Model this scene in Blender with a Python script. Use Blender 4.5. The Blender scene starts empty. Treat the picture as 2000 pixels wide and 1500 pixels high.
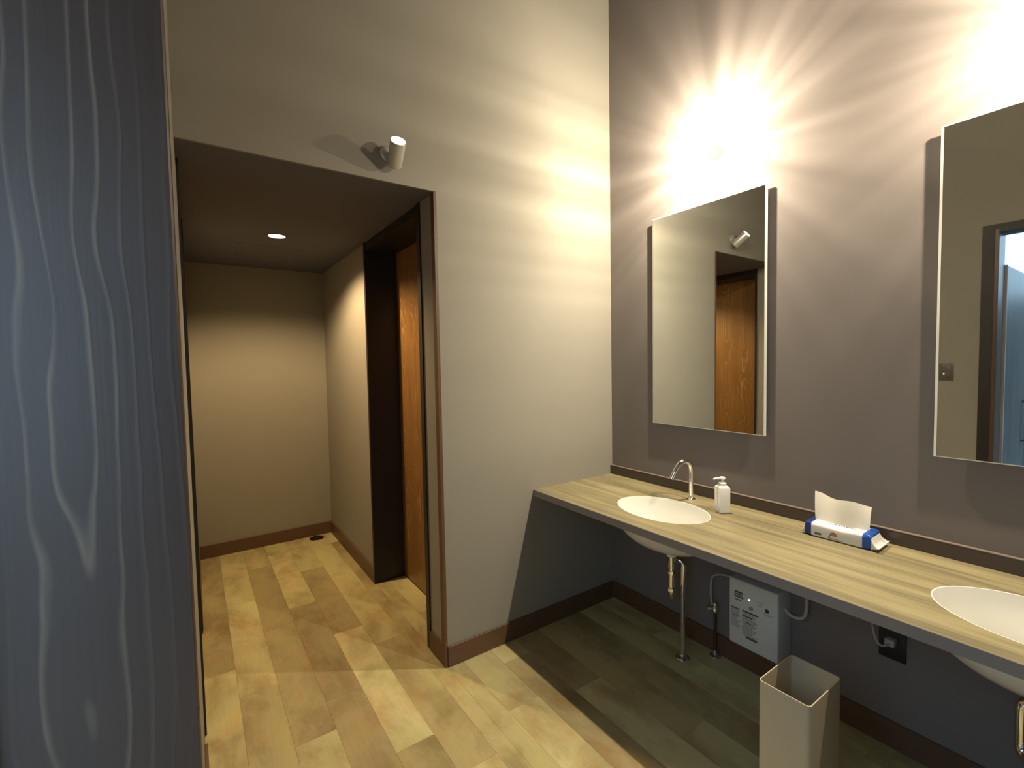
import bpy, bmesh, math, random
from mathutils import Vector, Matrix
random.seed(7)
S = bpy.context.scene
C = S.collection
PI = math.pi

# ------------------------------------------------------------------ camera
YAW, PITCH, ROLL, FPX = 0.6024, 0.047, -0.0183, 904.33
cam_d = bpy.data.cameras.new('camera'); cam = bpy.data.objects.new('camera', cam_d); C.objects.link(cam)
cam_d.sensor_width = 36.0; cam_d.lens = FPX/2000*36.0; cam_d.clip_start = 0.01
fw = Vector((math.sin(YAW)*math.cos(PITCH), math.cos(YAW)*math.cos(PITCH), -math.sin(PITCH)))
rt = Vector((math.cos(YAW), -math.sin(YAW), 0)); up = rt.cross(fw)
r2 = math.cos(ROLL)*rt + math.sin(ROLL)*up; u2 = -math.sin(ROLL)*rt + math.cos(ROLL)*up
cam.matrix_world = Matrix(((r2.x, u2.x, -fw.x, -2.1671), (r2.y, u2.y, -fw.y, -2.0445), (r2.z, u2.z, -fw.z, 1.5134), (0, 0, 0, 1)))
S.camera = cam

# ------------------------------------------------------------------ world (overcast day beyond the entrance) and exposure
W = bpy.data.worlds.new('overcast_sky'); S.world = W; W.use_nodes = True
W.node_tree.nodes['Background'].inputs[0].default_value = (0.48, 0.74, 1.0, 1)
W.node_tree.nodes['Background'].inputs[1].default_value = 3.6
S.view_settings.view_transform = 'Standard'; S.view_settings.look = 'None'
S.view_settings.exposure = 0.0; S.view_settings.gamma = 1.0; S.view_settings.use_curve_mapping = False

LAMP_W, DOWN_W, SPOT_W = 130.0, 130.0, 4.0
LAMP_COL, DOWN_COL = (1.0, 0.85, 0.62), (1.0, 0.69, 0.35)

# ------------------------------------------------------------------ materials
def mat(name, col=(.5, .5, .5), rough=.6, metal=0.0, spec=.5):
    m = bpy.data.materials.new(name); m.use_nodes = True
    b = m.node_tree.nodes['Principled BSDF']
    b.inputs['Base Color'].default_value = (*col, 1); b.inputs['Roughness'].default_value = rough
    b.inputs['Metallic'].default_value = metal; b.inputs['Specular IOR Level'].default_value = spec
    return m
class NT:
    def __init__(s, m): s.t = m.node_tree; s.b = s.t.nodes['Principled BSDF']
    def n(s, typ, **kw):
        nd = s.t.nodes.new(typ)
        for k, v in kw.items(): setattr(nd, k, v)
        return nd
    def l(s, a, b): s.t.links.new(a, b)
    def coord(s, scale, kind='Object', loc=(0, 0, 0), rot=(0, 0, 0)):
        tc = s.n('ShaderNodeTexCoord'); mp = s.n('ShaderNodeMapping'); s.l(tc.outputs[kind], mp.inputs[0])
        mp.inputs['Scale'].default_value = scale; mp.inputs['Location'].default_value = loc; mp.inputs['Rotation'].default_value = rot
        return mp.outputs[0]
    def noise(s, vec, scale, detail=4, rough=.55, dist=0):
        nz = s.n('ShaderNodeTexNoise'); s.l(vec, nz.inputs['Vector'])
        nz.inputs['Scale'].default_value = scale; nz.inputs['Detail'].default_value = detail
        nz.inputs['Roughness'].default_value = rough; nz.inputs['Distortion'].default_value = dist
        return nz.outputs['Fac']
    def ramp(s, fac, stops):
        r = s.n('ShaderNodeValToRGB'); s.l(fac, r.inputs[0]); e = r.color_ramp.elements
        while len(e) < len(stops): e.new(.5)
        for el, (p, c) in zip(e, stops): el.position = p; el.color = (*c, 1)
        return r.outputs[0]
    def mix(s, fac, a, b, mode='MIX'):
        m = s.n('ShaderNodeMix', data_type='RGBA', blend_type=mode)
        for sock, v in ((m.inputs[0], fac), (m.inputs[6], a), (m.inputs[7], b)):
            if hasattr(v, 'is_linked'): s.l(v, sock)
            elif isinstance(v, (int, float)): sock.default_value = v
            else: sock.default_value = (*v, 1)
        return m.outputs[2]
    def math(s, op, a, b=None):
        m = s.n('ShaderNodeMath', operation=op)
        for sock, v in ((m.inputs[0], a), (m.inputs[1], b)):
            if v is None: continue
            if hasattr(v, 'is_linked'): s.l(v, sock)
            else: sock.default_value = v
        return m.outputs[0]
    def bump(s, h, strength, dist=.002):
        b = s.n('ShaderNodeBump'); s.l(h, b.inputs['Height']); b.inputs['Strength'].default_value = strength
        b.inputs['Distance'].default_value = dist; s.l(b.outputs[0], s.b.inputs['Normal'])

def paint(name, col):
    m = mat(name, col, .75, spec=.25); t = NT(m); v = t.coord((1, 1, 1))
    big = t.noise(v, 1.3, 3); c2 = tuple(x*.90 for x in col)
    t.l(t.mix(big, col, c2), t.b.inputs['Base Color'])
    t.bump(t.noise(v, 350, 2), .12, .0006)
    return m
def wood_lines(name, base, dark, pale, x0, zscale, freq, rough=.4, axis='x', spec=.5, period=0, kamp=.10, wamp=.016, reach=.06):
    """flat-sawn timber: rings cut by a plane give long flames of grain; axis is the direction across the board"""
    m = mat(name, base, rough, spec=spec); t = NT(m)
    tc = t.n('ShaderNodeTexCoord'); sx = t.n('ShaderNodeSeparateXYZ'); t.l(tc.outputs['Object'], sx.inputs[0])
    across = sx.outputs['X' if axis == 'x' else 'Y']
    low = t.noise(t.coord((2.5, 2.5, zscale)), 1.6, 2, .5)
    wob = t.noise(t.coord((7, 7, 2.6)), 1.5, 2, .5)
    k = t.math('MULTIPLY', t.math('SUBTRACT', low, .5), kamp)
    d0 = t.math('SUBTRACT', across, x0)
    if period: d0 = t.math('SUBTRACT', t.math('MULTIPLY', t.math('FRACT', t.math('ADD', t.math('DIVIDE', d0, period), 8.0)), period), period/2)
    dx = t.math('ADD', d0, t.math('MULTIPLY', t.math('SUBTRACT', wob, .5), wamp))
    r = t.math('SQRT', t.math('ADD', t.math('MULTIPLY', dx, dx), t.math('MULTIPLY', k, k)))
    fr = t.math('FRACT', t.math('MULTIPLY', r, freq))
    line = t.ramp(fr, [(0, (0, 0, 0)), (.72, (0, 0, 0)), (.90, (1, 1, 1)), (1, (0, 0, 0))])
    fine = t.noise(t.coord((110, 110, 1.0)), 2.2, 4, .6)
    blotch = t.noise(t.coord((4, 4, 2)), 1.6, 3)
    c = t.mix(blotch, dark, base)
    near = t.n('ShaderNodeMapRange', interpolation_type='SMOOTHSTEP'); t.l(t.math('ABSOLUTE', dx), near.inputs['Value'])
    near.inputs['From Min'].default_value = reach*.45; near.inputs['From Max'].default_value = reach; near.inputs['To Min'].default_value = 1; near.inputs['To Max'].default_value = .12
    brk = t.ramp(t.noise(t.coord((22, 22, 2.5)), 1.3, 3), [(.36, (.15, .15, .15)), (.6, (1, 1, 1))])
    c = t.mix(t.math('MULTIPLY', line, t.math('MULTIPLY', near.outputs[0], brk)), c, pale)
    fm = t.ramp(fine, [(.42, (0, 0, 0)), (.75, (1, 1, 1))])
    c = t.mix(t.math('MULTIPLY', fm, .07), c, pale)
    t.l(c, t.b.inputs['Base Color']); t.bump(t.math('ADD', line, fine), .10, .001)
    return m

M = {}
M['wall'] = paint('greige_wall_paint', (.30, .284, .245))
M['wall_dark'] = paint('taupe_wall_paint', (.215, .19, .18))
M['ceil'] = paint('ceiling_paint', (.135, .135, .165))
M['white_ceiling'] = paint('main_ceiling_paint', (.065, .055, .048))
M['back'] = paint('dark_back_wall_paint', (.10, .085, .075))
M['outside'] = paint('outside_render', (.25, .26, .27))
M['daylight_block'] = paint('daylight_block_grey', (.07, .08, .085))
M['ground'] = paint('outside_paving', (.40, .43, .42))
# floor planks: each one a tone of its own plus cloudy figure
m = mat('vinyl_plank', rough=.42, spec=.35); t = NT(m)
oi = t.n('ShaderNodeObjectInfo')
tone = t.ramp(oi.outputs['Random'], [(0, (.35, .285, .15)), (.35, (.45, .39, .20)), (.7, (.54, .485, .255)), (1, (.62, .57, .32))])
va = t.n('ShaderNodeVectorMath', operation='ADD'); t.l(t.coord((1, .55, 1)), va.inputs[0]); t.l(oi.outputs['Location'], va.inputs[1])
cloud = t.ramp(t.noise(va.outputs[0], 4.6, 5, .6, .35), [(.26, (.50, .42, .36)), (.42, (.78, .72, .66)), (.54, (1, 1, 1)), (.72, (1.12, 1.12, .95))])
grain = t.ramp(t.noise(t.coord((34, 1.6, 1)), 3.0, 4, .6), [(.3, (.80, .78, .74)), (.6, (1, 1, 1))])
hue = t.ramp(t.noise(va.outputs[0], 7.5, 3, .55, .6), [(.32, (1.02, .90, .78)), (.50, (1, 1, 1)), (.68, (.92, .98, .86))])
tone = t.mix(.8, tone, hue, 'MULTIPLY')
t.l(t.mix(.35, t.mix(.9, tone, cloud, 'MULTIPLY'), grain, 'MULTIPLY'), t.b.inputs['Base Color'])
t.bump(t.noise(t.coord((60, 3, 1)), 4, 3), .06, .0006); M['plank'] = m
M['joint'] = mat('plank_joint', (.17, .125, .06), .8)
# counter laminate, grain along the counter
m = mat('counter_laminate', rough=.45, spec=.3); t = NT(m)
a = t.noise(t.coord((13, .75, 1)), 1.6, 5, .6, .5); b_ = t.noise(t.coord((90, 1.2, 1)), 2.0, 3, .6)
cc = t.ramp(a, [(.28, (.135, .116, .068)), (.44, (.24, .208, .117)), (.58, (.315, .272, .152)), (.76, (.38, .332, .19))])
t.l(t.mix(.5, cc, t.ramp(b_, [(.3, (.72, .70, .66)), (.6, (1, 1, 1))]), 'MULTIPLY'), t.b.inputs['Base Color']); M['counter'] = m
M['edge'] = mat('counter_edge_brown', (.24, .225, .225), .16)
m = mat('brown_trim', (.15, .085, .055), .45, spec=.35); t = NT(m)
t.l(t.mix(t.noise(t.coord((3, 3, 25)), 2.5, 4), (.105, .058, .034), (.15, .085, .05)), t.b.inputs['Base Color']); M['brown'] = m
M['splash'] = mat('backsplash_brown', (.075, .055, .046), .35)
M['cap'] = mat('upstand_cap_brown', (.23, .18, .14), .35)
M['dark'] = mat('dark_stained_frame', (.018, .014, .014), .5)
M['jamb'] = wood_lines('dark_stained_cedar', (.105, .066, .046), (.066, .038, .028), (.21, .145, .098), -2.281, 1.0, 48, .36, kamp=.34, wamp=.022, reach=.066)
M['entrance_door'] = wood_lines('dark_stained_door', (.13, .12, .115), (.07, .066, .066), (.28, .25, .21), -2.62, 1.0, 60, .38, period=.2, reach=.09)
M['door_r'] = wood_lines('orange_brown_door', (.27, .142, .042), (.165, .078, .024), (.44, .26, .09), .52, 1.2, 46, .4, axis='y', period=.19, kamp=.36, reach=.10)
M['door_l'] = M['door_r']
M['chrome'] = mat('polished_chrome', (.82, .82, .82), .08, 1)
M['brass'] = mat('brassy_chrome', (.72, .56, .38), .18, 1)
M['steel'] = mat('dark_steel', (.16, .12, .09), .3, 1)
M['ceramic'] = mat('white_ceramic', (.86, .85, .80), .12)
M['white'] = mat('white_plastic', (.80, .79, .76), .35)
M['heater'] = mat('heater_white', (.62, .64, .63), .45)
M['print'] = mat('grey_print', (.10, .11, .10), .7)
M['printl'] = mat('pale_grey_print', (.30, .31, .30), .7)
M['green'] = mat('dark_green_print', (.01, .05, .045), .6)
M['hose'] = mat('grey_hose', (.42, .40, .40), .4)
M['black'] = mat('black_plastic', (.012, .012, .016), .45)
M['binm'] = mat('bin_beige', (.44, .385, .28), .42)
M['blue'] = mat('blue_film', (.012, .085, .42), .25)
M['navy'] = mat('navy_film', (.010, .035, .20), .25)
M['film'] = mat('white_film', (.82, .80, .76), .3)
M['tissue'] = mat('tissue_paper', (.80, .76, .66), .9)
M['tan'] = mat('tan_print', (.42, .22, .11), .6)
M['mirror'] = mat('mirror_silver', (.80, .82, .79), .015, 1)
M['glass_edge'] = mat('polished_glass_edge', (.80, .82, .78), .35, .0, .6)
M['lampgrey'] = mat('satin_grey_metal', (.55, .54, .52), .35, .6)
M['switch'] = mat('switch_bronze', (.10, .09, .075), .4)
def emis(name, col, s):
    m = mat(name, (0, 0, 0)); b = m.node_tree.nodes['Principled BSDF']
    b.inputs['Emission Color'].default_value = (*col, 1); b.inputs['Emission Strength'].default_value = s; return m
M['lens'] = emis('lit_lens', (1, .93, .78), 9)
M['led'] = emis('small_led', (1, .95, .88), 6)
m = mat('frosted_lit_globe'); t = NT(m); out = t.t.nodes['Material Output']
em = t.n('ShaderNodeEmission'); em.inputs[0].default_value = (1, .9, .72, 1); em.inputs[1].default_value = 30
tr = t.n('ShaderNodeBsdfTransparent'); mx = t.n('ShaderNodeMixShader'); mx.inputs[0].default_value = .35
t.l(tr.outputs[0], mx.inputs[1]); t.l(em.outputs[0], mx.inputs[2]); t.l(mx.outputs[0], out.inputs[0]); M['globe'] = m

# ------------------------------------------------------------------ helpers
def obj(name, bm, m, parent=None, smooth=False):
    me = bpy.data.meshes.new(name)
    bmesh.ops.recalc_face_normals(bm, faces=bm.faces[:])
    bm.to_mesh(me); bm.free(); me.materials.append(M[m] if isinstance(m, str) else m)
    if smooth:
        for p in me.polygons: p.use_smooth = True
        try: me.set_sharp_from_angle(angle=math.radians(40))
        except Exception: pass
    o = bpy.data.objects.new(name, me); C.objects.link(o); o.parent = parent
    return o
def empty(name, loc=(0, 0, 0)):
    o = bpy.data.objects.new(name, None); C.objects.link(o); o.location = loc; o.empty_display_size = .05; return o
def tag(o, label, cat, group=None, kind=None):
    o['label'] = label; o['category'] = cat
    if group: o['group'] = group
    if kind: o['kind'] = kind
    return o
def box(bm, x0, x1, y0, y1, z0, z1, bev=0, seg=2):
    n = bmesh.new(); bmesh.ops.create_cube(n, size=1)
    for v in n.verts: v.co = Vector(((x0+x1)/2+v.co.x*(x1-x0), (y0+y1)/2+v.co.y*(y1-y0), (z0+z1)/2+v.co.z*(z1-z0)))
    if bev: bmesh.ops.bevel(n, geom=n.edges[:], offset=bev, segments=seg, affect='EDGES', profile=.5)
    merge(bm, n); return bm
def merge(bm, n):
    me = bpy.data.meshes.new('tmp'); n.to_mesh(me); n.free(); bm.from_mesh(me); bpy.data.meshes.remove(me)
def B(*a, **k): return box(bmesh.new(), *a, **k)
def boxes(*L):
    bm = bmesh.new()
    for a in L: box(bm, *a)
    return bm
def loft(bm, rings, cap=True):
    R = [[bm.verts.new(p) for p in r] for r in rings]; n = len(R[0])
    for a, b in zip(R, R[1:]):
        for i in range(n):
            bm.faces.new((a[i], a[(i+1) % n], b[(i+1) % n], b[i]))
    if cap: bm.faces.new(R[0][::-1]); bm.faces.new(R[-1])
    return bm
def frame(ax):
    ax = Vector(ax).normalized(); h = Vector((0, 0, 1)) if abs(ax.z) < .9 else Vector((1, 0, 0))
    u = ax.cross(h).normalized(); return ax, u, ax.cross(u)
def lathe(bm, base, axis, prof, n=28, cap=True):
    """prof: list of (distance along axis, radius)"""
    ax, u, v = frame(axis); base = Vector(base)
    return loft(bm, [[base+ax*h+(u*math.cos(2*PI*i/n)+v*math.sin(2*PI*i/n))*r for i in range(n)] for h, r in prof], cap)
def spline(P, k=8):
    P = [Vector(p) for p in P]; Q = [P[0]*2-P[1]]+P+[P[-1]*2-P[-2]]; out = []
    for i in range(1, len(Q)-2):
        a, b, c, d = Q[i-1:i+3]
        for j in range(k):
            s = j/k
            out.append(.5*((2*b)+(c-a)*s+(2*a-5*b+4*c-d)*s*s+(3*b-a-3*c+d)*s**3))
    out.append(P[-1]); return out
def fillet(P, r, k=6):
    P = [Vector(p) for p in P]; out = [P[0]]
    for a, b, c in zip(P, P[1:], P[2:]):
        d1 = (a-b); d2 = (c-b); q = min(r, d1.length*.49, d2.length*.49); s = b+d1.normalized()*q; e = b+d2.normalized()*q
        for j in range(k+1):
            w = j/k; out.append((1-w)**2*s+2*w*(1-w)*b+w*w*e)
    out.append(P[-1]); return out
def tube(bm, P, r, n=14):
    P = [Vector(p) for p in P]; u = None; rings = []
    for i, p in enumerate(P):
        t = (P[min(i+1, len(P)-1)]-P[max(i-1, 0)]).normalized()
        if u is None: u = frame(t)[1]
        u = (u-t*u.dot(t)).normalized(); v = t.cross(u); rr = r[i] if isinstance(r, (list, tuple)) else r
        rings.append([p+(u*math.cos(2*PI*j/n)+v*math.sin(2*PI*j/n))*rr for j in range(n)])
    return loft(bm, rings)
def copy_tree(o, parent=None, delta=None):
    c = o.copy(); C.objects.link(c); c.parent = parent
    if delta: c.location = o.location+Vector(delta)
    for ch in [x for x in C.objects if x.parent == o]: copy_tree(ch, c)
    return c
def struct(name, bm, m, label, cat, smooth=False):
    return tag(obj(name, bm, m, None, smooth), label, cat, kind='structure')

# ------------------------------------------------------------------ room constants
ZC, ZT, XR, XL, YB, HC = .80, 2.33, -1.185, -2.19, 2.325, 4.3     # counter, alcove head, alcove sides, alcove end, ceiling
RB, DEP, Y1, Y2 = .1045, .21, .205, 1.09                          # baseboard height, door recess depth, recess start/end
EY0, EY1, EZ = -2.26, -1.325, 2.315                                 # entrance opening
YE = -3.5
# ------------------------------------------------------------------ floor: slab with planks
floor = struct('floor', boxes((XL-.16, .15, YE-.1, .2, -.12, -.003), (XL-.4, -.7, .2, YB+.2, -.12, -.003)), 'joint', 'tan wood-look plank floor of the washroom and side passage', 'floor')
PW, PL, GX = .1593, .975, .0005
phase = {0: .613, 1: .365, 2: .893, 3: .108, 4: .63, 5: .401, 6: .10, 7: .552, 8: .83, 9: .477, 10: .033, 11: .70, 12: .25, 13: .55}
def plank_mesh(w, l):
    return B(0, w, 0, l, -.003, 0, bev=.0003, seg=1)
cache = {}
for k in range(-3, 14):
    xa = -2.055+PW*(k-1); xb = xa+PW
    ph = phase.get(k, (.37*k) % .975)
    j = math.floor((YE-ph)/PL)
    while True:
        ya = ph+j*PL; yb = ya+PL; j += 1
        if ya > YB: break
        # room, passage (as one piece where a plank runs through the opening) and the two door recesses
        rects = [(max(ya, YE), min(yb, YB), max(xa, XL), min(xb, XR), True), (max(ya, YE), min(yb, 0), max(xa, XR), min(xb, 0), False),
                 (max(ya, Y1), min(yb, Y2), max(xa, XL-DEP), min(xb, XL), False), (max(ya, Y1), min(yb, Y2), max(xa, XR), min(xb, XR+DEP), False)]
        for a, b_, p, q, _ in rects:
            if b_-a < .01 or q-p < .004: continue
            w, l = q-p-GX, b_-a-GX; key = (round(w, 4), round(l, 4))
            if key not in cache:
                o = obj('plank', plank_mesh(w, l), 'plank', floor); cache[key] = o.data
            else:
                o = bpy.data.objects.new('plank', cache[key]); C.objects.link(o); o.parent = floor
            o.location = (p+GX/2, a+GX/2, 0)

# ------------------------------------------------------------------ walls and ceilings
struct('wall_front', boxes((XR, 0, 0, Y1, 0, HC), (XL, XR, 0, .012, ZT, HC), (XL, XR, .012, Y1, ZT+.1, HC)), 'wall', 'tall greige end wall pierced by the passage opening', 'wall')
struct('wall_right', B(0, .15, YE-.15, .25, -.05, HC), 'wall_dark', 'taupe wall carrying the mirrors above the counter', 'wall')
struct('wall_left', boxes((XL-.16, XL, EY1, Y1, 0, HC), (XL-.16, XL, YE-.15, EY0, 0, HC), (XL-.16, XL, EY0, EY1, EZ, HC)), 'wall', 'greige wall with the entrance opening opposite the mirrors', 'wall')
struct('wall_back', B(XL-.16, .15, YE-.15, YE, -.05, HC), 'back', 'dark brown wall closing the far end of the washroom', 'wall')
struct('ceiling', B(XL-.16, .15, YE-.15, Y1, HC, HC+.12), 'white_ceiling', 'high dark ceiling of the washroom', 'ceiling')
struct('wall_passage_end', B(XL-.4, XR+.4, YB, YB+.12, -.05, ZT+.1), 'wall', 'greige wall closing the end of the passage', 'wall')
struct('wall_passage_right', boxes((XR, XR+.4, Y2, YB, 0, ZT), (XR+DEP+.045, XR+.4, Y1, Y2, 0, ZT)), 'wall', 'greige passage wall on the counter side with a door recess', 'wall')
struct('wall_passage_left', boxes((XL-.4, XL, Y2, YB, 0, ZT), (XL-.4, XL-DEP-.045, Y1, Y2, 0, ZT)), 'wall', 'greige passage wall on the entrance side with a door recess', 'wall')
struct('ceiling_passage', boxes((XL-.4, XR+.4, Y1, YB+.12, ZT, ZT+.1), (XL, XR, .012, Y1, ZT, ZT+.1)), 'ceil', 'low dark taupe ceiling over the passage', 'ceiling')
# baseboards
BT = .011
def base(name, label, *segs):
    bm = bmesh.new()
    for s in segs: box(bm, *s, 0, RB, bev=.0018, seg=1)
    return struct(name, bm, 'brown', label, 'baseboard')
base('baseboard_front', 'brown baseboard along the greige end wall beside the passage', (XR+.004, -BT, -BT, 0), (XR-BT, XR, .032, Y1-.028))
base('baseboard_right', 'brown baseboard along the mirror wall under the counter', (-BT, 0, YE, -BT))
base('baseboard_left', 'brown baseboard along the entrance-side wall', (XL, XL+BT, EY1+.075, 0), (XL, XL+BT, YE, EY0-.075))
base('baseboard_back', 'brown baseboard along the back wall of the washroom', (XL+BT, -BT, YE, YE+BT))
base('baseboard_passage_end', 'brown baseboard at the end of the passage', (XL, XR, YB-BT, YB))
base('baseboard_passage_right', 'brown baseboard on the counter side of the passage', (XR-BT, XR, Y2+.002, YB-BT))
base('baseboard_passage_left', 'brown baseboard on the entrance side of the passage', (XL, XL+BT, Y2+.03, YB-BT))
# corner guard of the opening (brown L-profile)
struct('trim_1', boxes((XR-.011, XR+.004, -.004, 0, 0, ZT), (XR-.011, XR, 0, .032, 0, ZT)), 'brown', 'brown corner guard on the edge of the passage opening', 'trim')
# recess frames, near-black lining boards
def recess(sign, xw, name, label):
    x1 = xw+sign*DEP; lo, hi = sorted((xw, x1)); f = xw-sign*.008; fl, fh = sorted((f, x1))
    bm = boxes((fl, fh, Y2-.004, Y2+.022, 0, ZT), (lo, hi, Y1, Y1+.012, 0, ZT), (lo, hi, Y1+.012, Y2-.004, ZT-.05, ZT))
    a, b = sorted((f, xw+sign*.02)); box(bm, a, b, Y1-(.026 if sign > 0 else .006), Y1+.012, 0, ZT)
    return struct(name, bm, 'dark', label, 'door frame')
recess(1, XR, 'trim_2', 'near-black lining of the door recess on the counter side of the passage')
recess(-1, XL, 'trim_3', 'near-black lining of the door recess on the entrance side of the passage')
def leaf(name, x0, x1, mt, label, hx):
    o = struct(name, B(x0, x1, Y1+.012, Y2-.004, .006, ZT-.05, bev=.002, seg=1), mt, label, 'door')
    s = 1 if hx > x0 else -1
    obj('finger_pull', B(min(hx, hx-s*.004), max(hx, hx-s*.004), Y1+.06, Y1+.085, .95, 1.10, bev=.0015, seg=1), 'steel', o)
    return o
leaf('door_1', XR+DEP, XR+DEP+.04, 'door_r', 'orange-brown wooden door in the recess on the counter side of the passage', XR+DEP)
leaf('door_2', XL-DEP-.04, XL-DEP, 'door_l', 'orange-brown wooden door on the entrance side of the passage, seen in the mirror', XL-DEP+.0001)
# entrance: jamb lining, casing, open door, outside
struct('trim_4', B(XL-.165, XL+.011, EY1-.022, EY1, 0, EZ, bev=.002, seg=1), 'jamb', 'dark stained cedar jamb board lining the entrance opening', 'door jamb')
struct('trim_5', boxes((XL, XL+.011, EY1, EY1+.058, 0, EZ+.03), (XL, XL+.011, EY0-.068, EY1, EZ, EZ+.03), (XL, XL+.011, EY0-.068, EY0, 0, EZ)), 'dark', 'dark casing around the entrance opening on the wall face', 'door casing')
struct('trim_6', boxes((XL-.165, XL+.011, EY0, EY0+.022, 0, EZ), (XL-.165, XL+.011, EY0+.022, EY1-.022, EZ-.022, EZ)), 'dark', 'dark head and far jamb lining of the entrance opening', 'door jamb')
ed = struct('door_3', B(XL-.92, XL-.185, EY1-.03, EY1+.012, .012, 2.10, bev=.002, seg=1), 'entrance_door', 'dark stained entrance door standing open outside the wall', 'door')
obj('edge_strip', B(XL-.185, XL-.165, EY1-.036, EY1+.012, .012, 2.10, bev=.002, seg=1), 'hose', ed)
obj('door_handle', tube(bmesh.new(), fillet([(XL-.84, EY1-.03, .85), (XL-.84, EY1-.075, .85), (XL-.84, EY1-.075, 1.15), (XL-.84, EY1-.03, 1.15)], .02), .011), 'steel', ed, True)
struct('floor_porch', B(XL-9, XL-.16, -9, 6, -.15, -.03), 'ground', 'grey paving outside the entrance', 'paving')
struct('ceiling_daylight_block', B(XL-1.0, XL-.16, -4.6, -.9, 2.62, 2.74), 'outside', 'unseen plain roof added outside the entrance to cut high daylight', 'daylight blocker')  # unseen roof, added to keep high sky light off the upper jamb

struct('wall_daylight_block', B(XL-4.15, XL-4.0, -9, 6, -.05, 2.2), 'daylight_block', 'unseen dark grey wall added beyond the paving to block low daylight', 'wall')  # out of view, added to hold low sky light back from under the counter

# ------------------------------------------------------------------ vanity counter
CD, SP, ZB = .6306, .0182, .765
BAS = [(-.35, -.645), (-.35, -1.862)]; EA, EB = .232, .170
CE = YE
def plate(z0, z1, x0, x1, y0, y1, holes, a, b, n=64):
    bm = bmesh.new(); cuts = []
    for cx, cy in holes: cuts.append((cy-a-.05, cy+a+.05, cx, cy))
    cuts.sort(); ycur = y0; V = {}
    def v(x, y, z):
        k = (round(x, 5), round(y, 5), round(z, 5))
        if k not in V: V[k] = bm.verts.new((x, y, z))
        return V[k]
    def flat(pts):
        for z in (z0, z1): bm.faces.new([v(x, y, z) for x, y in (pts if z == z1 else pts[::-1])])
    borders = []
    for lo, hi, cx, cy in cuts:
        if lo > ycur+1e-4: flat([(x0, ycur), (x1, ycur), (x1, lo), (x0, lo)])
        E = []; R = []
        corners = sorted([math.atan2(Y-cy, X-cx) % (2*PI) for X in (x0, x1) for Y in (lo, hi)])
        angs = sorted([2*PI*i/n for i in range(n)]+corners)
        for t in angs:
            c, s = math.cos(t), math.sin(t)
            k = min([(x1-cx)/c if c > 1e-9 else 1e9, (x0-cx)/c if c < -1e-9 else 1e9, (hi-cy)/s if s > 1e-9 else 1e9, (lo-cy)/s if s < -1e-9 else 1e9])
            R.append((cx+c*k, cy+s*k)); th = math.atan2(s*b, c*a) ; th = math.atan2(s/a, c/b); E.append((cx+b*math.cos(th), cy+a*math.sin(th)))
        m = len(angs)
        for i in range(m):
            j = (i+1) % m
            if math.hypot(R[i][0]-R[j][0], R[i][1]-R[j][1]) < 1e-5: continue
            flat([E[i], R[i], R[j], E[j]])
            bm.faces.new((v(*E[i], z0), v(*E[j], z0), v(*E[j], z1), v(*E[i], z1)))
        ycur = hi
    if ycur < y1-1e-4: flat([(x0, ycur), (x1, ycur), (x1, y1), (x0, y1)])
    for e in [e for e in bm.edges if len(e.link_faces) == 1 and abs(e.verts[0].co.z-z1) < 1e-6 and abs(e.verts[1].co.z-z1) < 1e-6]:
        p, q = e.verts; bm.faces.new((p, q, v(q.co.x, q.co.y, z0), v(p.co.x, p.co.y, z0)))
    return bm
cnt = tag(empty('vanity_counter', (0, 0, ZB)), 'long tan wood-grain vanity counter along the mirror wall', 'counter')
def off(o, p): o.location = -Vector(p); return o
P0 = (0, 0, ZB)
off(obj('countertop', plate(ZB, ZC, -CD+.003, 0, CE, 0, BAS, EA, EB), 'counter', cnt), P0)
off(obj('front_edge', B(-CD, -CD+.003, CE, 0, ZB, ZC-.0005), 'edge', cnt), P0)['label'] = 'brown edge band'
ups = tag(empty('backsplash', (0, 0, ZC)), 'low dark brown upstand board along the wall behind the counter', 'backsplash')
off(obj('board', B(-SP, 0, CE, 0, ZC, .852, bev=.0025, seg=2), 'splash', ups), (0, 0, ZC))
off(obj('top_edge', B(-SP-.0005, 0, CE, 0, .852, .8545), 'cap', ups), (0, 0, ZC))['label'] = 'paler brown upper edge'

# ------------------------------------------------------------------ washbasins, faucets, traps (second set is a copy 1.217 m along)
SH = BAS[1][1]-BAS[0][1]
bx, by = BAS[0]; DX = -.275           # drain sits towards the wall
def ring(a, b, cx, z, n=48): return [(cx+b*math.cos(2*PI*i/n), by+a*math.sin(2*PI*i/n), z) for i in range(n)]
prof = [(1.0, 0), (.985, .03), (.95, .06), (.88, .095), (.76, .125), (.58, .145), (.36, .157), (.13, .163)]
def bowl_rings(o, zo, flip=False):
    L = []
    for s, d in prof:
        w = min(1, d/.163); L.append(ring(EA*s+o, EB*s+o, bx+(DX-bx)*w**1.6, ZB-.0-d-zo))
    return L
bm = bmesh.new(); inner = bowl_rings(-.004, 0); outer = bowl_rings(.012, .012)
fl = lambda e, z: [(x, y, z) for x, y, _ in ring(EA+e, EB+e, bx, 0)]
loft(bm, [fl(.03, ZB-.012), fl(.03, ZB), fl(-.0005, ZB), fl(.0005, ZC+.0006), fl(-.003, ZC+.0004), fl(-.004, ZC-.004)]+inner, cap=False)
loft(bm, [fl(.03, ZB-.012)]+outer, cap=False)
bmesh.ops.remove_doubles(bm, verts=bm.verts[:], dist=1e-5)
basin = tag(empty('washbasin', (bx, by, ZB-.175)), 'white oval undermount washbasin beside the soap bottle', 'washbasin')
PB = (bx, by, ZB-.175)
off(obj('bowl', bm, 'ceramic', basin, True), PB)
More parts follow.
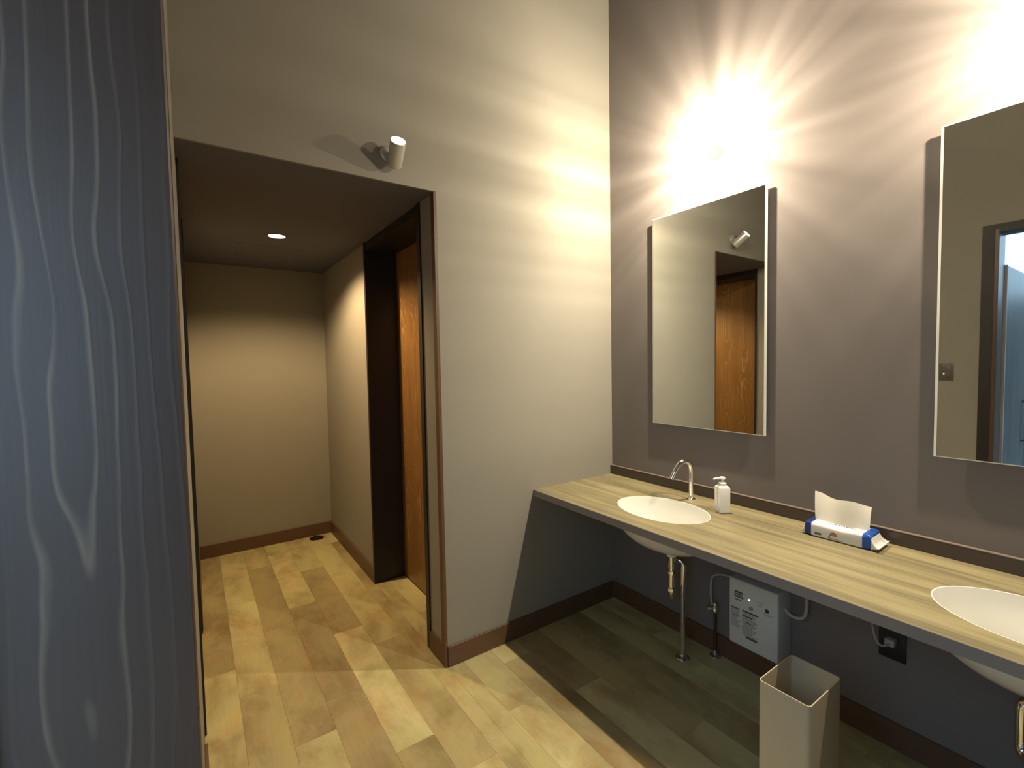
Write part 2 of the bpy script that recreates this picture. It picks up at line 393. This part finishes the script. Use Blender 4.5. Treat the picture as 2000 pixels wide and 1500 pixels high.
off(obj('drain', lathe(bmesh.new(), (DX, by, ZB-.176), (0, 0, 1), [(0, .03), (.014, .03), (.016, .026), (.0165, .01)]), 'chrome', basin, True), PB)
off(obj('drain_collar', lathe(bmesh.new(), (DX, by, ZB-.215), (0, 0, 1), [(0, .018), (.002, .024), (.03, .026), (.045, .03)]), 'ceramic', basin, True), PB)
fx, fy = -.105, -.638
fau = tag(empty('faucet', (fx, fy, ZC)), 'chrome gooseneck faucet between the basin and the wall, beside the soap bottle', 'faucet')
bm = bmesh.new(); pts = [(0, 0, .004), (0, 0, .08), (0, 0, .150), (-.010, .003, .182), (-.036, .010, .199), (-.066, .018, .190), (-.090, .026, .160), (-.112, .034, .118)]
tube(bm, spline(pts, 7), .0118, 18); spout = obj('spout', bm, 'chrome', fau, True)
obj('base_ring', lathe(bmesh.new(), (0, 0, 0), (0, 0, 1), [(0, .021), (.004, .021), (.006, .017), (.012, .013)]), 'chrome', fau, True)
d = (Vector(pts[-1])-Vector(pts[-2])).normalized()
obj('aerator', lathe(bmesh.new(), Vector(pts[-1])-d*.004, d, [(0, .0125), (.008, .0125), (.009, .010)]), 'chrome', spout, True)

tx, ty = DX, by
trap = tag(empty('drain_trap', (-.177, -.637, 0)), 'chrome S-shaped drain trap standing on a floor flange under the soap-side basin', 'drain pipe')
PT = (-.177, -.637, 0)
off(obj('tailpiece', tube(bmesh.new(), [(tx, ty, .56), (tx, ty, .40)], .013), 'chrome', trap, True), PT)
off(obj('trap_bend', tube(bmesh.new(), fillet([(tx, ty, .47), (tx, ty, .335), (-.205, -.585, .335), (-.205, -.585, .50), (-.177, -.645, .50), (-.177, -.637, .30)], .034, 8), .0145), 'chrome', trap, True), PT)
off(obj('floor_pipe', tube(bmesh.new(), [(-.177, -.640, .465), (-.177, -.637, .0)], .0135), 'chrome', trap, True), PT)
for z in (.472, .385): off(obj('slip_nut', lathe(bmesh.new(), (tx, ty, z-.011), (0, 0, 1), [(0, .017), (.003, .020), (.019, .020), (.022, .017)], 10), 'chrome', trap), PT)
off(obj('floor_flange', lathe(bmesh.new(), (-.177, -.637, 0), (0, 0, 1), [(0, .036), (.003, .034), (.009, .017), (.016, .0145)]), 'chrome', trap, True), PT)

copies = []
for o, lab in ((basin, 'white oval undermount washbasin below the second mirror from the corner'),
               (fau, 'chrome gooseneck faucet below the second mirror from the corner'),
               (trap, 'chrome S-shaped drain trap beneath the second basin from the corner')):
    c = copy_tree(o, None, (0, SH, 0)); c['label'] = lab

# ------------------------------------------------------------------ supply valve, heater, hoses, outlet
vx, vy = -.035, -.727
val = tag(empty('supply_valve', (vx, vy, 0)), 'chrome stop valve on a thin riser pipe beside the water heater', 'valve')
obj('riser_pipe', tube(bmesh.new(), [(0, 0, 0), (0, 0, .245)], .0075), 'steel', val, True)
obj('floor_flange', lathe(bmesh.new(), (0, 0, 0), (0, 0, 1), [(0, .028), (.003, .026), (.008, .012), (.03, .010)]), 'chrome', val, True)
obj('valve_body', lathe(bmesh.new(), (0, 0, .225), (0, 0, 1), [(0, .009), (.004, .014), (.03, .014), (.036, .010), (.05, .009)]), 'chrome', val, True)
obj('valve_handle', lathe(bmesh.new(), (0, 0, .243), (-.6, .8, .1), [(0, .008), (.022, .008), (.024, .017), (.036, .017), (.038, .012)], 12), 'chrome', val, True)
obj('supply_tube', tube(bmesh.new(), spline([(-.008, .012, .265), (-.012, .016, .32), (-.012, .014, .385), (-.012, .000, .420), (-.010, -.04, .440), (-.010, -.085, .446), (-.012, -.128, .446)], 8), .0055), 'hose', val, True)
def stuff_print(o): o['kind'] = 'stuff'; return o
HX = .125; h0, h1, hz0, hz1 = -.853, -1.076, .175, .487
heat = tag(empty('water_heater', (0, (h0+h1)/2, hz0)), 'white wall-mounted box water heater with printed panel under the counter', 'water heater')
PH = (0, (h0+h1)/2, hz0)
off(obj('casing', B(-HX, 0, h1, h0, hz0, hz1, bev=.008, seg=3), 'heater', heat, True), PH)
def pr(name, y0, y1, z0, z1, m):      # flat print on the heater front; y,z as fractions from the top corner nearest the room corner
    ya, yb = h0+(h1-h0)*y0, h0+(h1-h0)*y1; za, zb = hz1-(hz1-hz0)*z0, hz1-(hz1-hz0)*z1
    return (-HX-.0006, -HX+.0005, min(ya, yb), max(ya, yb), min(za, zb), max(za, zb))
bm = bmesh.new()
for q in ((.12, .30, .175, .205), (.12, .30, .215, .235), (.12, .31, .245, .27), (.13, .27, .295, .31)): box(bm, *pr('', *q, ''))
stuff_print(off(obj('model_plate_print', bm, 'print', heat), PH))
bm = bmesh.new(); rnd = random.Random(3)
for i in range(12): box(bm, *pr('', .05, .05+.14+.08*rnd.random(), .45+i*.024, .462+i*.024, ''))
for i in range(15): box(bm, *pr('', .29, .29+.20+.12*rnd.random(), .44+i*.024, .453+i*.024, ''))
stuff_print(off(obj('notice_text_print', bm, 'printl', heat), PH))
bm = bmesh.new()
for q in ((.05, .23, .435, .452), (.29, .62, .425, .445), (.29, .5, .50, .515), (.36, .47, .59, .602), (.36, .60, .80, .835), (.06, .22, .55, .56)): box(bm, *pr('', *q, ''))
stuff_print(off(obj('notice_heading_print', bm, 'print', heat), PH))
def dot(y, z, r, m, nm, th=.0012):
    yy, zz = h0+(h1-h0)*y, hz1-(hz1-hz0)*z
    off(obj(nm, lathe(bmesh.new(), (-HX+.0002, yy, zz), (-1, 0, 0), [(0, r), (th, r)], 20), m, heat), PH)
dot(.43, .24, .0028, 'led', 'indicator_lamp', .002); dot(.47, .36, .010, 'printl', 'temperature_dial', .003); dot(.79, .30, .009, 'green', 'emblem_print')
bm = bmesh.new()
for q in ((.72, .90, .345, .353), (.75, .87, .365, .372), (.60, .72, .22, .228), (.60, .70, .26, .268)): box(bm, *pr('', *q, ''))
stuff_print(off(obj('button_text_print', bm, 'printl', heat), PH))
off(obj('outlet_hose', tube(bmesh.new(), spline([(-.06, h1+.004, .405), (-.06, h1-.018, .388), (-.06, h1-.045, .384), (-.06, h1-.070, .395), (-.058, h1-.083, .425), (-.058, h1-.085, .50), (-.07, h1-.08, .62), (-.075, h1-.07, .766)], 8), .0075), 'hose', heat, True), PH)
ol = tag(empty('wall_outlet', (0, -1.44, .36)), 'black wall outlet plate with a pale plug cord under the counter', 'outlet')
obj('plate', B(-.012, 0, -.042, .042, -.01, .105, bev=.004, seg=2), 'black', ol, True)
obj('plug', B(-.045, -.010, -.016, .016, .052, .080, bev=.005, seg=2), 'hose', ol, True)
obj('cord', tube(bmesh.new(), spline([(-.040, -.002, .066), (-.062, .010, .058), (-.070, .028, .066), (-.062, .045, .11), (-.05, .055, .20), (-.05, .058, .405)], 8), .0042), 'hose', ol, True)

# ------------------------------------------------------------------ waste bin
def rrect(x0, x1, y0, y1, r, z, k=5):
    L = []
    for cx, cy, a0 in ((x1-r, y1-r, 0), (x0+r, y1-r, PI/2), (x0+r, y0+r, PI), (x1-r, y0+r, 1.5*PI)):
        for i in range(k+1): a = a0+PI/2*i/k; L.append((cx+r*math.cos(a), cy+r*math.sin(a), z))
    return L
bm = bmesh.new(); hw, hd, hh, th = .102, .071, .552, .003
loft(bm, [rrect(-hw, hw, -hd, hd, .012, 0), rrect(-hw, hw, -hd, hd, .012, hh), rrect(-hw+th, hw-th, -hd+th, hd-th, .010, hh), rrect(-hw+th, hw-th, -hd+th, hd-th, .010, .01)])
wb = tag(obj('waste_bin', bm, 'binm', None, True), 'tall square open-topped beige waste bin in front of the water heater', 'waste bin')
wb.location = (-.711, -1.418, 0)

# ------------------------------------------------------------------ soap bottle
sb = tag(empty('soap_bottle', (-.165, -.842, ZC)), 'white square pump soap bottle standing on the counter beside the faucet', 'soap bottle')
sb.rotation_euler = (0, 0, math.radians(-32))
bm = bmesh.new(); s = .0265
loft(bm, [rrect(-s+.003, s-.003, -s+.003, s-.003, .005, 0), rrect(-s, s, -s, s, .007, .003), rrect(-s, s, -s, s, .007, .114), rrect(-s+.003, s-.003, -s+.003, s-.003, .007, .121), rrect(-.016, .016, -.016, .016, .012, .125)])
obj('bottle', bm, 'white', sb, True)
obj('collar', lathe(bmesh.new(), (0, 0, .123), (0, 0, 1), [(0, .0165), (.013, .0165), (.016, .013), (.019, .006)], 24), 'white', sb, True)
obj('pump_stem', lathe(bmesh.new(), (0, 0, .138), (0, 0, 1), [(0, .0045), (.017, .0045)], 14), 'white', sb, True)
bm = bmesh.new(); lathe(bm, (0, 0, .152), (0, 0, 1), [(0, .008), (.002, .0125), (.009, .0125), (.012, .010)], 20)
tube(bm, spline([(0, 0, .158), (-.02, .0, .158), (-.036, .0, .157), (-.043, .0, .154)], 4), [.0055]*5+[.0045]*4+[.0035]*4, 12)
obj('pump_head', bm, 'white', sb, True)

# ------------------------------------------------------------------ pack of paper wipes
pk = tag(empty('wipes_pack', (-.108, -1.303, ZC)), 'white and blue film pack of paper wipes with a sheet standing out', 'wipes pack')
pk.rotation_euler = (0, 0, math.radians(2))
def sec(y, w, h, r=.012, dz=0.0, sag=0.0, k=5):
    L = []
    for p in rrect(-w, w, 0, h, min(r, h*.45), 0, k): L.append((p[0], y, p[1]+dz+(sag*(1-(p[0]/w)**2) if p[1] > h*.6 else 0)))
    return L
W0, H0 = .053, .055
def lf(name, secs, m): return obj(name, loft(bmesh.new(), secs), m, pk, True)
lf('wrapper', [sec(-.082, W0, H0, .012), sec(-.06, W0+.001, H0+.001, .012, 0, -.002), sec(-.02, W0+.001, H0-.003, .012, 0, -.003), sec(.03, W0+.0005, H0-.001, .012, 0, -.003), sec(.07, W0, H0, .012, 0, -.001), sec(.088, W0-.001, H0-.001, .012)], 'film')
lf('end_band', [sec(-.108, W0-.003, H0-.002, .013), sec(-.10, W0-.001, H0+.003, .013), sec(-.082, W0+.0012, H0+.0015, .013)], 'blue')['label'] = 'bright blue end band'
lf('end_band', [sec(.088, W0+.0003, H0+.0008, .013), sec(.10, W0-.002, H0+.001, .013), sec(.112, W0-.006, H0-.003, .013)], 'navy')['label'] = 'navy blue end band'
lf('end_flap', [sec(-.107, W0-.004, H0-.008, .008), sec(-.116, W0-.002, .024, .006, .006), sec(-.128, W0+.006, .006, .002, .012), sec(-.136, W0+.009, .003, .001, .016)], 'film')
lf('end_flap', [sec(.111, W0-.008, H0-.010, .008), sec(.117, W0-.006, .020, .006, .008), sec(.124, W0-.002, .004, .002, .012)], 'film')
bm = bmesh.new(); nu, nv = 36, 12; G = []
for side in (0, 1):
    g = []
    for j in range(nv+1):
        w = j/nv; row = []
        for i in range(nu+1):
            q = i/nu; y = .092-.180*q+(.012-.010*q)*w
            top = .108+.004*math.cos(q*2*PI*1.6-.6)-.010*q+.006*max(0, 1-q*4)
            x = .004+.010*math.sin(q*2*PI*1.1+.6)*w+.018*w*w+side*.0007
            row.append(bm.verts.new((x, y, .046+w*top)))
        g.append(row)
    G.append(g)
for g in G:
    for j in range(nv):
        for i in range(nu): bm.faces.new((g[j][i], g[j][i+1], g[j+1][i+1], g[j+1][i]))
a, b_ = G
for j in range(nv):
    for i in (0, nu): bm.faces.new((a[j][i], a[j+1][i], b_[j+1][i], b_[j][i]))
for i in range(nu):
    for j in (0, nv): bm.faces.new((a[j][i], a[j][i+1], b_[j][i+1], b_[j][i]))
obj('paper_sheet', bm, 'tissue', pk, True)
# flat print on the long side
fxp = -W0-.0012
obj('label_print', boxes((fxp-.0006, fxp+.002, .052, .074, .012, .020), ), 'print', pk)
bm = bmesh.new(); n = 14; A = [(fxp-.0004, .010+.013*math.cos(PI*i/n), .020+.016*math.sin(PI*i/n)) for i in range(n+1)]
Bq = [(x+.002, y, z) for x, y, z in A]; loft(bm, [A, Bq]); obj('emblem_print', bm, 'tan', pk)
obj('caption_print', boxes((fxp-.0003, fxp+.002, -.022, .028, .008, .0105), (fxp-.0003, fxp+.002, .021, .027, .012, .018)), 'printl', pk)
bm = bmesh.new()
rr = random.Random(5)
for i in range(16): box(bm, -.010+.002*rr.random(), -.006+.002*rr.random(), .066-i*.0088, .071-i*.0088+.002*rr.random(), H0-.008, H0-.0005)
stuff_print(obj('slot_text_print', bm, 'printl', pk))

# ------------------------------------------------------------------ mirrors
T = .022
def mirror(y0, y1, yaw, label):
    c = (y0+y1)/2; w = (y0-y1)/2; z0, z1 = 1.153, 2.292
    o = tag(empty('wall_mirror', (-T, c, z0)), label, 'mirror'); o.rotation_euler = (0, 0, math.radians(yaw)); h = z1-z0
    ch = .008
    obj('silvered_pane', B(0, .002, -w+ch, w-ch, ch*.5, h-ch*.5), 'mirror', o)
    bm = bmesh.new()
    loft(bm, [[(0, -w+ch, ch*.5), (0, w-ch, ch*.5), (0, w-ch, h-ch*.5), (0, -w+ch, h-ch*.5)], [(.003, -w, 0), (.003, w, 0), (.003, w, h), (.003, -w, h)], [(.008, -w, 0), (.008, w, 0), (.008, w, h), (.008, -w, h)]], cap=False)
    bm.faces.new([v for v in bm.verts if abs(v.co.x-.008) < 1e-6])
    obj('polished_edge', bm, 'glass_edge', o)
    obj('backing_frame', B(.008, T+.002, -w+.06, w-.06, .06, h-.06), 'wall_dark', o)
    return o
mirror(-.333, -.9635, 0.12, 'tall frameless mirror nearest the room corner, reflecting a brown door')
mirror(-1.548, -2.178, 0.0, 'tall frameless mirror second from the corner, reflecting the entrance')

# ------------------------------------------------------------------ globe lamps above the mirrors
def globe_lamp(y, z, label, seed):
    o = tag(empty('wall_lamp', (0, y, z)), label, 'wall lamp')
    obj('wall_plate', lathe(bmesh.new(), (0, 0, 0), (-1, 0, 0), [(0, .022), (.006, .022), (.009, .018)]), 'white', o, True)
    obj('lamp_holder', lathe(bmesh.new(), (-.010, 0, 0), (-1, 0, 0), [(0, .006), (.095, .006), (.112, .011)]), 'white', o, True)
    bm = bmesh.new(); bmesh.ops.create_uvsphere(bm, u_segments=28, v_segments=16, radius=.036)
    for v in bm.verts: v.co.x -= .152
    obj('frosted_globe', bm, 'globe', o, True)
    ld = bpy.data.lights.new('lamp_light', 'POINT'); ld.energy = LAMP_W; ld.color = LAMP_COL; ld.shadow_soft_size = .014
    ld.use_nodes = True; nt = ld.node_tree; e = nt.nodes['Emission']          # facetted lamp: its output varies around the lamp axis (x)
    tc = nt.nodes.new('ShaderNodeTexCoord'); sx = nt.nodes.new('ShaderNodeSeparateXYZ'); nt.links.new(tc.outputs['Normal'], sx.inputs[0])
    cb = nt.nodes.new('ShaderNodeCombineXYZ'); nt.links.new(sx.outputs['Y'], cb.inputs[0]); nt.links.new(sx.outputs['Z'], cb.inputs[1])
    nm = nt.nodes.new('ShaderNodeVectorMath'); nm.operation = 'NORMALIZE'; nt.links.new(cb.outputs[0], nm.inputs[0])
    nz = nt.nodes.new('ShaderNodeTexNoise'); nz.noise_dimensions = '4D'; nz.inputs['W'].default_value = seed; nz.inputs['Scale'].default_value = 5.6; nz.inputs['Detail'].default_value = 1.2
    nt.links.new(nm.outputs[0], nz.inputs['Vector'])
    mr = nt.nodes.new('ShaderNodeMapRange'); mr.inputs['From Min'].default_value = .32; mr.inputs['From Max'].default_value = .68; mr.inputs['To Min'].default_value = .74; mr.inputs['To Max'].default_value = 1.28
    nt.links.new(nz.outputs['Fac'], mr.inputs['Value']); ab = nt.nodes.new('ShaderNodeMath'); ab.operation = 'ABSOLUTE'; nt.links.new(sx.outputs['X'], ab.inputs[0])
    fa = nt.nodes.new('ShaderNodeMapRange'); fa.inputs['From Min'].default_value = .35; fa.inputs['From Max'].default_value = .97; fa.inputs['To Min'].default_value = 1.0; fa.inputs['To Max'].default_value = .18
    nt.links.new(ab.outputs[0], fa.inputs['Value'])                            # and is weakest along that axis
    mu = nt.nodes.new('ShaderNodeMath'); mu.operation = 'MULTIPLY'; nt.links.new(mr.outputs[0], mu.inputs[0]); nt.links.new(fa.outputs[0], mu.inputs[1])
    dn = nt.nodes.new('ShaderNodeMapRange'); dn.inputs['From Min'].default_value = .45; dn.inputs['From Max'].default_value = .95; dn.inputs['To Min'].default_value = 1.0; dn.inputs['To Max'].default_value = 1.35
    az = nt.nodes.new('ShaderNodeMath'); az.operation = 'ABSOLUTE'; nt.links.new(sx.outputs['Z'], az.inputs[0]); nt.links.new(az.outputs[0], dn.inputs['Value'])
    mv = nt.nodes.new('ShaderNodeMath'); mv.operation = 'MULTIPLY'; nt.links.new(mu.outputs[0], mv.inputs[0]); nt.links.new(dn.outputs[0], mv.inputs[1])
    nt.links.new(mv.outputs[0], e.inputs['Strength'])
    lo = bpy.data.objects.new('lamp_light', ld); C.objects.link(lo); lo.parent = o; lo.location = (-.16, 0, 0)
    return o
globe_lamp(-.700, 2.520, 'small glowing globe lamp on the wall over the mirror nearest the corner', 2.3)
globe_lamp(-1.900, 2.520, 'small glowing globe lamp on the wall over the second mirror from the corner', 5.1)

# ------------------------------------------------------------------ spotlight over the passage opening
ss = tag(empty('spotlight', (-1.417, 0, 2.448)), 'small grey cylinder spotlight aimed up on the wall over the passage opening', 'spotlight')
obj('wall_base', lathe(bmesh.new(), (0, 0, 0), (0, -1, 0), [(0, .034), (.012, .034), (.016, .030), (.018, .010)]), 'lampgrey', ss, True)
ax = Vector((-.12, -.78, .61)).normalized(); tp = Vector((.008, -.122, .014)); bt = tp-ax*.115
mid = (tp+bt)/2-ax*.012
obj('swivel_arm', tube(bmesh.new(), [(0, -.01, 0), mid*.5+Vector((0, -.02, 0)), mid], .007), 'lampgrey', ss, True)
lb = obj('lamp_body', lathe(bmesh.new(), bt, ax, [(0, .028), (.004, .032), (.113, .034), (.115, .033), (.115, .0305), (.108, .030)], 32), 'lampgrey', ss, True)
obj('lens', lathe(bmesh.new(), bt, ax, [(.106, .0302), (.116, .0298)], 32), 'lens', lb)
ld = bpy.data.lights.new('spot_light', 'SPOT'); ld.energy = SPOT_W; ld.color = LAMP_COL; ld.spot_size = math.radians(80); ld.spot_blend = .8; ld.shadow_soft_size = .02
lo = bpy.data.objects.new('spot_light', ld); C.objects.link(lo); lo.parent = ss; lo.location = tp+ax*.012; lo.rotation_euler = (-ax).to_track_quat('Z', 'Y').to_euler()

# ------------------------------------------------------------------ recessed downlight, ceiling hatch, floor cleanout, switch
dl = tag(empty('downlight', (-1.700, 1.205, ZT)), 'round lit downlight recessed in the passage ceiling', 'downlight')
bm = bmesh.new(); lathe(bm, (0, 0, 0), (0, 0, -1), [(0, .062), (.003, .060), (.004, .050), (.0005, .048)], 36); obj('trim_ring', bm, 'ceil', dl, True)
obj('lens', lathe(bmesh.new(), (0, 0, 0), (0, 0, -1), [(0, .047), (.0025, .047)], 36), 'lens', dl)
ld = bpy.data.lights.new('down_light', 'SPOT'); ld.energy = DOWN_W; ld.color = DOWN_COL; ld.spot_size = math.radians(149); ld.spot_blend = .5; ld.shadow_soft_size = .035
lo = bpy.data.objects.new('down_light', ld); C.objects.link(lo); lo.parent = dl; lo.location = (0, 0, -.012)
hs = tag(empty('ceiling_hatch', (-1.693, 1.72, ZT)), 'flush square access hatch in the passage ceiling', 'hatch')
obj('hatch_panel', B(-.205, .205, -.205, .205, -.0015, 0), 'ceil', hs)
fr = bmesh.new()
for q in ((-.213, .213, -.213, -.207), (-.213, .213, .207, .213), (-.213, -.207, -.207, .207), (.207, .213, -.207, .207)): box(fr, *q, -.003, 0)
obj('hatch_rim', fr, 'edge', hs)
co = tag(empty('floor_cleanout', (-1.333, 2.243, 0)), 'round dark metal cleanout cover set in the floor at the passage end', 'drain cover')
obj('rim', lathe(bmesh.new(), (0, 0, 0), (0, 0, 1), [(0, .060), (.003, .058), (.004, .052), (.0025, .050)], 40), 'steel', co, True)
obj('cover', lathe(bmesh.new(), (0, 0, 0), (0, 0, 1), [(0, .049), (.0025, .049), (.003, .047)], 40), 'steel', co, True)
obj('lift_slot', B(-.012, .012, -.004, .004, .001, .0045), 'chrome', co)
sw = tag(empty('light_switch', (XL, -1.105, 1.39)), 'bronze light switch plate with a lit pilot lamp beside the entrance', 'light switch')
obj('plate', B(0, .004, -.038, .038, -.060, .060, bev=.0015, seg=2), 'switch', sw, True)
obj('rocker', B(.003, .0055, -.022, .022, -.045, .045, bev=.001, seg=2), 'switch', sw, True)
obj('pilot_lamp', lathe(bmesh.new(), (.005, .012, -.012), (1, 0, 0), [(0, .003), (.001, .003)], 12), 'led', sw)
